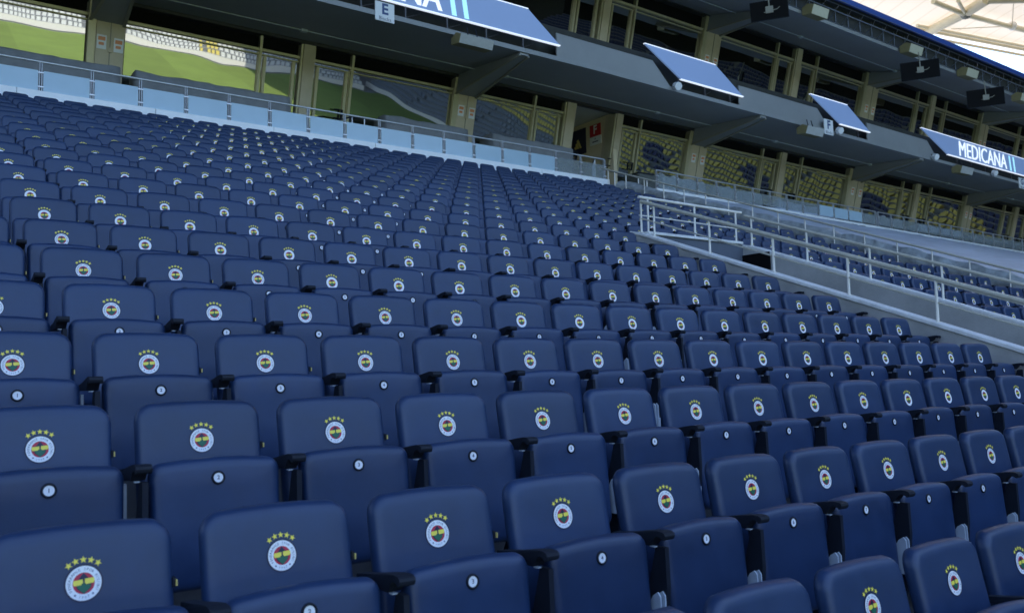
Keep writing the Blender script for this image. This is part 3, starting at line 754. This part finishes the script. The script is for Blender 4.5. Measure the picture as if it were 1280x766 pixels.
# grey fascia plates where no board hangs
for (x0, x1, xa, xb) in ((14.92, 17.9, 14.2, 19.6), (22.5, 26.0, 21.6, 27.9), (29.75, 33.25, 28.7, 35.3)):
    mb = MB(); mb.hprism([(x0-0.1, 8.66), (x1+1.4, 8.66), (x1+0.6, 9.40), (x0-0.1, 9.40)], 18.09, 18.14, soffit_m, T=D3); bpart(mb, 'fascia_plate', 0.006)
for (PL, y0, z0, y1, z1, h) in ((pil1, 20.9, 8.18, 17.95, 8.36, 0.0), (pil2, 19.9, 11.95, 17.2, 11.72, 0.0)):
    for a, b in PL:
        c = (a+b)/2; top0 = 8.72 if PL is pil1 else 12.50; top1 = 8.54 if PL is pil1 else 11.84
        zf = top1-0.07; wa, wb = 0.36, 0.14
        def wedge(mb, ya, yb, za_lo, zb_lo, za_hi, zb_hi, xl0, xr0, xl1, xr1, m):
            vs = [(xl0, ya, za_lo), (xr0, ya, za_lo), (xr0, ya, za_hi), (xl0, ya, za_hi), (xl1, yb, zb_lo), (xr1, yb, zb_lo), (xr1, yb, zb_hi), (xl1, yb, zb_hi)]
            mb.add(vs, [(0,1,2,3),(7,6,5,4),(0,4,5,1),(1,5,6,2),(2,6,7,3),(3,7,4,0)], m, T=D3)
        mb = MB(); wedge(mb, y0, y1, z0, zf, top0, top1-0.004, c-wa, c+wa, c-wb, c+wb, soffit_m); r_ = bpart(mb, 'rib', 0.008)
        for sgn in (-1, 1):
            mb = MB(); e0, e1 = c+sgn*wa, c+sgn*wb
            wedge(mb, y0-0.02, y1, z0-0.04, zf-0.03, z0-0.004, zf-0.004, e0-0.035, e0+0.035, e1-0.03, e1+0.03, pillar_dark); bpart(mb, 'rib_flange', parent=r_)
# roof edge: blue fascia, truss walkway, upper tier slab behind it
mb = MB()
for i in range(24): mb.box(-14+i*3.2, -14+(i+1)*3.2, 16.42, 16.50, 12.47, 12.67, blue_edge, T=D3)
bpart(mb, 'blue_fascia')
mb = MB()
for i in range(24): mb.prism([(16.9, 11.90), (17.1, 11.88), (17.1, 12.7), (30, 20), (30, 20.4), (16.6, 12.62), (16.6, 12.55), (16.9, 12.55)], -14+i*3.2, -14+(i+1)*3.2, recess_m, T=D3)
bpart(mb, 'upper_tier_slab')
def walkway():
    t = thing('edge_walkway', 'thin steel lattice walkway under the blue roof edge', 'walkway', (20, 16.4, 12)); O = Vector((20, 16.4, 12))
    W = lambda x, y, z: Vector(D3((x, y, z)))-O
    for y, z, r in ((16.38, 12.02, 0.022), (16.36, 12.42, 0.012), (16.85, 11.93, 0.015), (16.62, 12.45, 0.014)):
        mb = MB(); mb.path([W(-14+i*4, y, z) for i in range(20)], r, mat('walkway_steel', (0.16, 0.18, 0.22), 0.4, metal=0.4), 6); mb.build('long_tube', t)
    for i in range(70):
        x = -2+i*0.72
        mb = MB(); mb.tube(W(x, 16.38, 12.02), W(x+0.30, 16.85, 11.93), 0.012, MATS['walkway_steel'], 5)
        mb.tube(W(x, 16.85, 11.93), W(x, 16.85, 12.48), 0.012, MATS['walkway_steel'], 5); mb.tube(W(x, 16.38, 12.02), W(x+0.6, 16.62, 12.45), 0.009, MATS['walkway_steel'], 5); mb.build('strut', t)
walkway()
# closing walls behind everything
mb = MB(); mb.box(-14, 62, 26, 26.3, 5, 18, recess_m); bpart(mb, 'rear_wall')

# ------------------------------------------------------------------ advertising boards
def board(xa, xb, xc, xd, txt, label, tx0=None, tx1=None, edge_l=True):
    # (xa top-left, xb top-right, xc bottom-right, xd bottom-left)
    zt, zb = 9.80, 9.02
    t = thing('advertising_board', label, 'advertising board', (xd, 18.0, zb-drop(xd)), 'blue advertising boards on the box parapet'); O = Vector((xd, 18.0, zb-drop(xd)))
    T = lambda v: Vector(D3(v))-O
    mb = MB(); mb.hprism([(xd, zb), (xc, zb), (xb, zt), (xa, zt)], 18.0, 18.05, board_m, T=T); mb.build('board_panel', t)
    for z0, z1, p, q in ((zb-0.016, zb+0.010, xd, xc), (zt-0.008, zt+0.014, xa, xb)):
        mb = MB(); n = max(1, int((q-p)/3))
        for i in range(n): mb.box(p+(q-p)*i/n, p+(q-p)*(i+1)/n, 17.985, 18.06, z0, z1, board_white, T=T)
        mb.build('edge_strip', t)
    if txt:
        vs, fs = text_geo(txt, 1.0, res=3, bold=0.0)
        x0 = min(v[0] for v in vs); x1 = max(v[0] for v in vs); y0 = min(v[1] for v in vs); y1 = max(v[1] for v in vs)
        tz0, tz1 = zb+0.07, zb+0.71
        tw = (tx1-tx0)*0.835
        vv = [(tx0+(v[0]-x0)/(x1-x0)*tw, 17.994, tz0+(v[1]-y0)/(y1-y0)*(tz1-tz0)) for v in vs]
        mb = MB()
        for q, dx in enumerate((-0.022, 0.0, 0.022)): mb.add([(v[0]+dx, v[1]-q*0.001, v[2]) for v in vv], fs, board_white, T=T)
        mb.build('lettering', t)
        mb = MB(); w = tx1-tx0
        for k in (0.87, 0.945):
            a = tx0+w*k; mb.add([(a+0.03, 17.994, tz1), (a+0.17, 17.994, tz1), (a+0.27, 17.994, tz0-0.02), (a+0.13, 17.994, tz0-0.02)], [(0, 1, 2, 3)], board_cyan, T=T)
        mb.build('slash_logo', t)
board(-13.8, 13.79, 14.87, -13.8, 'MEDICANA', 'long blue board with cropped white lettering at the top left, nearest the camera', 7.0, 11.9)
board(18.1, 21.2, 22.5, 19.6, None, 'short plain blue board with slanted ends, second from left')
board(26.1, 28.3, 29.7, 27.8, None, 'smallest plain blue board, between the two gaps in the parapet')
board(33.3, 61.5, 61.5, 35.25, 'MEDICANA', 'blue board with white lettering and two cyan slashes at far right', 36.2, 41.1)

# block signs under the boards
def block_sign(x0, x1, z0, z1, ch, label, mside=False):
    t = thing('block_sign', label, 'sign', (x0, 17.88, z0))
    mb = MB(); mb.box(0, x1-x0, 0, 0.03, 0, z1-z0, sign_white); mb.build('sign_plate', t, bevel=0.003)
    w, h = x1-x0, z1-z0
    mb = MB(); vs, fs = text_geo(ch, h*0.78, bold=0.012); mb.add([(w/2+v[0], -0.003, h*0.62+v[1]) for v in vs], fs, mat('sign_blue', (0.03, 0.07, 0.2), 0.5)); mb.build('letter', t)
    mb = MB(); vs, fs = text_geo('Blocks', h*0.27); mb.add([(w/2+v[0], -0.003, h*0.13+v[1]) for v in vs], fs, ink); mb.build('small_lettering', t)
    mb = MB(); mb.box(w*0.4, w*0.6, 0.031, 0.17, h-0.04, h, dark_steel); mb.build('bracket', t)
block_sign(9.20, 9.70, 8.42, 8.88, 'E', 'white block sign with letter E hanging under the nearest blue board')
block_sign(26.66, 27.18, 8.30, 8.84, 'F', 'small white block sign with letter F below the parapet centre')
block_sign(41.10, 41.66, 7.98, 8.46, 'G', 'white block sign with letter G at the right edge')

def speaker(x, y, z, w, h, label, face, grp):
    t = thing('speaker_box', label, 'loudspeaker', (x, y, z), grp)
    mb = MB(); d = 0.35
    mb.prism([(0, 0), (-0.10, h), (0.12, h+0.10), (d, h+0.02), (d, 0.05)], 0, w, speaker_top); mb.build('cabinet', t, bevel=0.01)
    mb = MB(); mb.prism([(-0.012, 0.0), (-0.112, h), (-0.102, h+0.003), (-0.002, 0.003)], 0.01, w-0.01, face); g = mb.build('grille', t)
    mb = MB(); mb.tube((w*0.35, 0.1, h), (w*0.35, 0.16, h+0.32), 0.015, black); mb.tube((w*0.65, 0.1, h), (w*0.6, 0.16, h+0.32), 0.015, black); mb.build('hanger', t)
G1 = 'loudspeakers hung under the box parapet'; G2 = 'loudspeakers hung under the roof edge walkway'
speaker(11.32, 17.6, 8.22, 1.0, 0.20, 'wide pale grey loudspeaker hung below the nearest blue board', speaker_m, G1)
speaker(25.15, 17.6, 8.02, 0.95, 0.24, 'pale loudspeaker just left of the sign with letter F', speaker_m, G1)
speaker(35.35, 17.6, 7.92, 0.95, 0.26, 'pale loudspeaker hung below the MEDICANA lettering at right', speaker_m, G1)
cream = mat('speaker_cream', (0.50, 0.48, 0.36), 0.5, var=0.08, scale=9)
speaker(24.05, 16.4, 11.50, 0.85, 0.28, 'cream loudspeaker nearest the top centre under the walkway', cream, G2)
speaker(29.80, 16.4, 11.42, 0.85, 0.28, 'cream loudspeaker above left of the middle black screen', cream, G2)
speaker(33.85, 16.4, 11.32, 0.85, 0.28, 'cream loudspeaker between the middle and right black screens', cream, G2)
speaker(38.3, 16.4, 11.10, 0.85, 0.28, 'cream loudspeaker at the right edge under the walkway', cream, G2)

def screen(x, y, z, w, h, label):
    t = thing('hanging_screen', label, 'screen', (x, y, z), 'black screens hung under the upper soffit')
    # seen from its back: thin slab with a mounting bracket
    t.rotation_euler = (R(6), R(-3), R(-50))
    mb = MB(); mb.box(-w/2, w/2, -0.04, 0.04, -h/2, h/2, void_m); mb.build('screen_panel', t, bevel=0.012)
    mb = MB(); mb.box(-w/2-0.012, w/2+0.012, -0.025, 0.025, -h/2-0.012, h/2+0.012, black); mb.build('bezel', t)
    br = mat('mount_grey', (0.22, 0.21, 0.17), 0.5)
    mb = MB(); mb.box(-0.11, 0.11, -0.075, -0.041, -0.10, 0.10, br); mb.tube((0, -0.06, 0.05), (0, 0.0, h/2+0.32), 0.022, br); mb.tube((-0.16, -0.07, -0.07), (0.22, -0.07, -0.02), 0.014, br); mb.tube((0.22, -0.07, -0.02), (0.30, -0.06, 0.04), 0.012, br); mb.build('mounting_bracket', t)
screen(21.37, 16.0, 10.83, 1.08, 0.56, 'tilted black screen highest and nearest, under the upper soffit')
screen(29.76, 16.0, 10.61, 1.26, 0.62, 'tilted black screen in the middle of the upper soffit row')
screen(34.46, 16.0, 10.43, 1.30, 0.66, 'tilted black screen farthest right under the upper soffit')

for x, lab in ((19.11, 'round white floodlight under the second blue board'), (27.3, 'round white floodlight right of the sign with letter F'), (33.71, 'round white floodlight left of the MEDICANA lettering'), (38.5, 'round white floodlight below the MEDICANA lettering')):
    t = thing('floodlight', lab, 'floodlight', (x, 17.75, 8.60-drop(x)), 'round floodlights under the boards')
    mb = MB(); mb.tube((0, -0.10, 0), (0.03, 0.04, 0.05), 0.12, sign_white, 14); mb.build('lamp_head', t, bevel=0.01)
    mb = MB(); mb.tube((0, 0.05, 0.05), (0, 0.12, 0.16), 0.02, dark_steel); mb.tube((-0.14, 0, 0), (0.14, 0, 0), 0.012, dark_steel); mb.build('bracket', t)

# signs on the recess wall (they face the corridor, -x)
def wall_sign(name, y0, y1, z0, z1, m, label):
    t = thing(name, label, 'sign', (19.44, (y0+y1)/2, z0)); mb = MB(); mb.box(-0.012, 0.010, y0-(y0+y1)/2, y1-(y0+y1)/2, 0, z1-z0, m); mb.build('sign_plate', t); return t
def sgeo(t, vs, fs, m, name):       # glyph local (u right, v up) -> wall facing -x ; right in view = -y
    mb = MB(); mb.add([(-0.016, -u, v) for u, v in vs], fs, m); mb.build(name, t)
t = wall_sign('banner', 22.28, 23.02, 7.62, 8.50, sign_navy, 'navy banner with three gold slanted bars on the tan corridor wall')
for k, (a, h) in enumerate(((-0.20, 0.12), (-0.08, 0.22), (0.05, 0.33))):
    sgeo(t, [(a, 0.22), (a+0.10, 0.22), (a+0.10-h*0.55+0.02, 0.22+h), (a-h*0.55+0.02, 0.22+h-0.05)], [(0, 1, 2, 3)], sign_gold, 'slanted_bar')
t = wall_sign('block_sign', 21.52, 22.06, 8.08, 8.48, sign_red, 'red sign with white letter F on the tan corridor wall')
vs, fs = text_geo('F', 0.40, bold=0.012); sgeo(t, [(v[0], 0.21+v[1]) for v in vs], fs, sign_white, 'letter')
t = wall_sign('notice_board', 21.50, 22.08, 7.79, 8.07, sign_white, 'pale notice below the red letter F sign')
sgeo(t, [(-0.15, 0.08), (0.15, 0.08), (0.15, 0.12), (-0.15, 0.12)], [(0, 1, 2, 3)], ink, 'text_line'); sgeo(t, [(-0.03, 0.18), (0.03, 0.18), (0.0, 0.24)], [(0, 1, 2)], ink, 'symbol')

# ------------------------------------------------------------------ roof over the stand
t = thing('stadium_roof', 'cream translucent membrane roof on steel beams above the stand', 'roof', (30, 10, 25)); O = Vector((30, 10, 25))
mb = MB(); xs = [-60, -30, 0, 20, 40, 50, 60, 63.3, 73.2, 85]
# far edge line through (63.3,32.95) and (73.2,30.82)
ye = lambda x: 32.95-(x-63.3)*0.215 if x > 40 else 38.0
for a, b in zip(xs, xs[1:]):
    if a >= 40: mb.add([(a-30, 4, 0), (b-30, 4, 0), (b-30, ye(b)-10, 0), (a-30, ye(a)-10, 0)], [(0, 1, 2, 3)], memb)
mb.build('membrane', t)
mb = MB(); mb.box(10, 55, -12, 3.98, -0.05, 0.05, mat('light_block_deck', (0.10, 0.12, 0.15), 0.6, var=0.1, scale=1)); mb.box(-90, 9.99, -12, 28, -0.05, 0.05, mat('light_block_deck', (0.10, 0.12, 0.15), 0.6, var=0.1, scale=1)); mb.build('light_block_deck', t)  # unseen opaque deck, added to cut overhead light and bright window reflections
beam_m = mat('roof_beam_paint', (0.72, 0.64, 0.46), 0.5, var=0.08, scale=2)
def beam(p, q, r, z=-0.6):
    mb = MB(); mb.tube((p[0]-30, p[1]-10, z), (q[0]-30, q[1]-10, z), r, beam_m, 10); mb.build('beam', t)
J = (60.4, 29.0)
beam((61.6, 32.6), J, 0.34, -0.45); beam(J, (59.4, 27.1), 0.36, -0.45); beam((59.4, 27.1), (61.6, 25.5), 0.30, -0.45); beam((56.3, 29.1), J, 0.17); beam((57.6, 28.1), J, 0.12); beam(J, (65.5, 28.25), 0.17); beam((65.5, 28.25), (72, 27.0), 0.2)
beam((62.3, 31.0), (65.5, 28.3), 0.03, -0.5); beam((60.8, 26.0), (65.5, 28.25), 0.03, -0.5)
for d in (0.0, 0.9, 1.35): beam((60, ye(60)-d), (84, ye(84)-d), 0.11, -0.3)
mb = MB(); mb.ball((J[0]-30, J[1]-10, -0.5), 0.42, mat('joint_steel', (0.2, 0.2, 0.18), 0.5)); mb.build('joint', t)
mb = MB(); mb.ball((65.5-30, 28.25-10, -0.5), 0.34, white_paint); mb.build('joint', t)
for i in range(7):
    x = -50+i*14
    mb = MB(); mb.tube((x-30, -12, -0.5), (x-30, 26, -0.5), 0.22, beam_m); mb.build('beam', t)

# ------------------------------------------------------------------ ground, pitch and the opposite stands (seen in the glass)
mb = MB(); mb.add([(-600, -600, -8.6), (600, -600, -8.6), (600, 600, -8.6), (-600, 600, -8.6)], [(0, 1, 2, 3)], concrete); mb.build('ground', kind='structure')
mb = MB()
stripe2 = mat('pitch_grass_light', (0.165, 0.235, 0.052), 0.9, var=0.12, scale=0.3)
for i in range(14):
    mb.add([(-58+i*8.7, -87, -8.5), (-49.3+i*8.7, -87, -8.5), (-49.3+i*8.7, -8, -8.5), (-58+i*8.7, -8, -8.5)], [(0, 1, 2, 3)], grass_m if i % 2 else stripe2)
mb.build('pitch', kind='structure')

def bank(name, label, origin, along, away, nrow, n, colour, tread=0.85, rise=0.42, wseat=0.62, ledge=0.7):
    ax, aw = Vector(along), Vector(away)
    t = thing(name, label, 'stand', origin)
    mb = MB(); mc = MB()
    # front wall
    P = lambda u, w, z: tuple(ax*u+aw*w+Vector((0, 0, z)))
    vs = [P(0, 0, 0), P(n*wseat, 0, 0), P(n*wseat, 0, ledge), P(0, 0, ledge)]; mb.add(vs, [(0, 1, 2, 3)], white_paint)
    for r in range(nrow):
        w0, z0 = r*tread, ledge+r*rise
        mb.add([P(0, w0, z0), P(n*wseat, w0, z0), P(n*wseat, w0+tread, z0), P(0, w0+tread, z0), P(n*wseat, w0+tread, z0+rise), P(0, w0+tread, z0+rise)], [(0, 1, 2, 3), (3, 2, 4, 5)], concrete)
        for k in range(n):
            m = colour(k/n, r/nrow, k, r)
            if m is None: continue
            a, b = k*wseat+0.09, (k+1)*wseat-0.09
            mc.add([P(a, w0+0.35, z0), P(b, w0+0.35, z0), P(b, w0+0.46, z0+0.40), P(a, w0+0.46, z0+0.40), P(a, w0+0.7, z0), P(b, w0+0.7, z0)], [(0, 1, 2, 3), (3, 2, 5, 4)], m)
    mb.build('steps', t); mc.build('seat_rows', t, kind='stuff')
    mb = MB(); w0, z0 = nrow*tread, ledge+nrow*rise
    vs = [P(0, w0, z0), P(n*wseat, w0, z0), P(n*wseat, w0-1, z0+9), P(0, w0-1, z0+9)]; mb.add(vs, [(0, 1, 2, 3)], void_m); mb.build('shadow_band', t)  # black sheet stands for the shadow under the upper tier
def col_main(u, v, k, r):
    if k % 26 == 0: return None
    if 0.790 < u < 0.815: return yseat
    if (k//17+r//6) % 9 == 4: return None
    return wcover if v < 0.8 else nseat
bank('opposite_stand', 'far stand across the pitch with white covered seats, seen in the window glass', (-60, -88, -8.5), (1, 0, 0), (0, -1, 0), 22, 196, col_main)
def col_end(u, v, k, r):
    if k % 24 == 0: return None
    if v < 0.20: return bgcover
    if v > 0.62: return nseat
    s = math.sin(k*0.21+r*0.55)+0.6*math.sin(k*0.07-r*0.4)
    return nseat if s > 1.25 else yseat
bank('end_stand', 'yellow and navy seated end stand mirrored in the right hand windows', (64, -93, -8.5), (0, 1, 0), (1, 0, 0), 40, 176, col_end, rise=0.46)
# the remaining sides of the bowl: they close off the light from the left and from below the roof ring
def col_left(u, v, k, r): return None if k % 24 == 0 else nseat
bank('left_end_stand', 'navy seated end stand on the left side of the pitch, outside the picture', (-64, 0, -8.5), (0, -1, 0), (-1, 0, 0), 30, 150, col_left, rise=0.5)
t = thing('left_end_roof', 'plain grey roof over the left end stand', 'roof', (-80, -45, 21))
mb = MB(); mb.box(-30, 30, -55, 70, 0, 0.4, soffit_m); mb.build('roof_slab', t)
mb = MB(); mb.box(-30, -29, -55, 70, -30, 0, soffit_m); mb.build('rear_wall', t)
t = thing('opposite_roof', 'plain grey roof over the stand across the pitch', 'roof', (0, -115, 22))
mb = MB(); mb.box(-80, 110, -20, 15, 0, 0.4, soffit_m); mb.build('roof_slab', t)
mb = MB(); mb.box(-90, 110, -20.5, -20.1, -30, 0.3, recess_m); mb.build('rear_wall', t)
# roof of the end stand, which shades it and the near strip of grass
t = thing('end_stand_roof', 'plain grey roof over the yellow and navy end stand', 'roof', (80, -45, 21))
mb = MB(); mb.box(-33, 30, -50, 62, 0, 0.4, soffit_m); mb.build('roof_slab', t)
mb = MB(); mb.box(29.2, 29.8, -90, 62, -30, -0.05, recess_m); mb.build('rear_wall', t)
for i in range(6):
    mb = MB(); mb.tube((28, -48+i*18, -29), (28, -48+i*18, -0.02), 0.4, pillar_m); mb.build('roof_column', t)
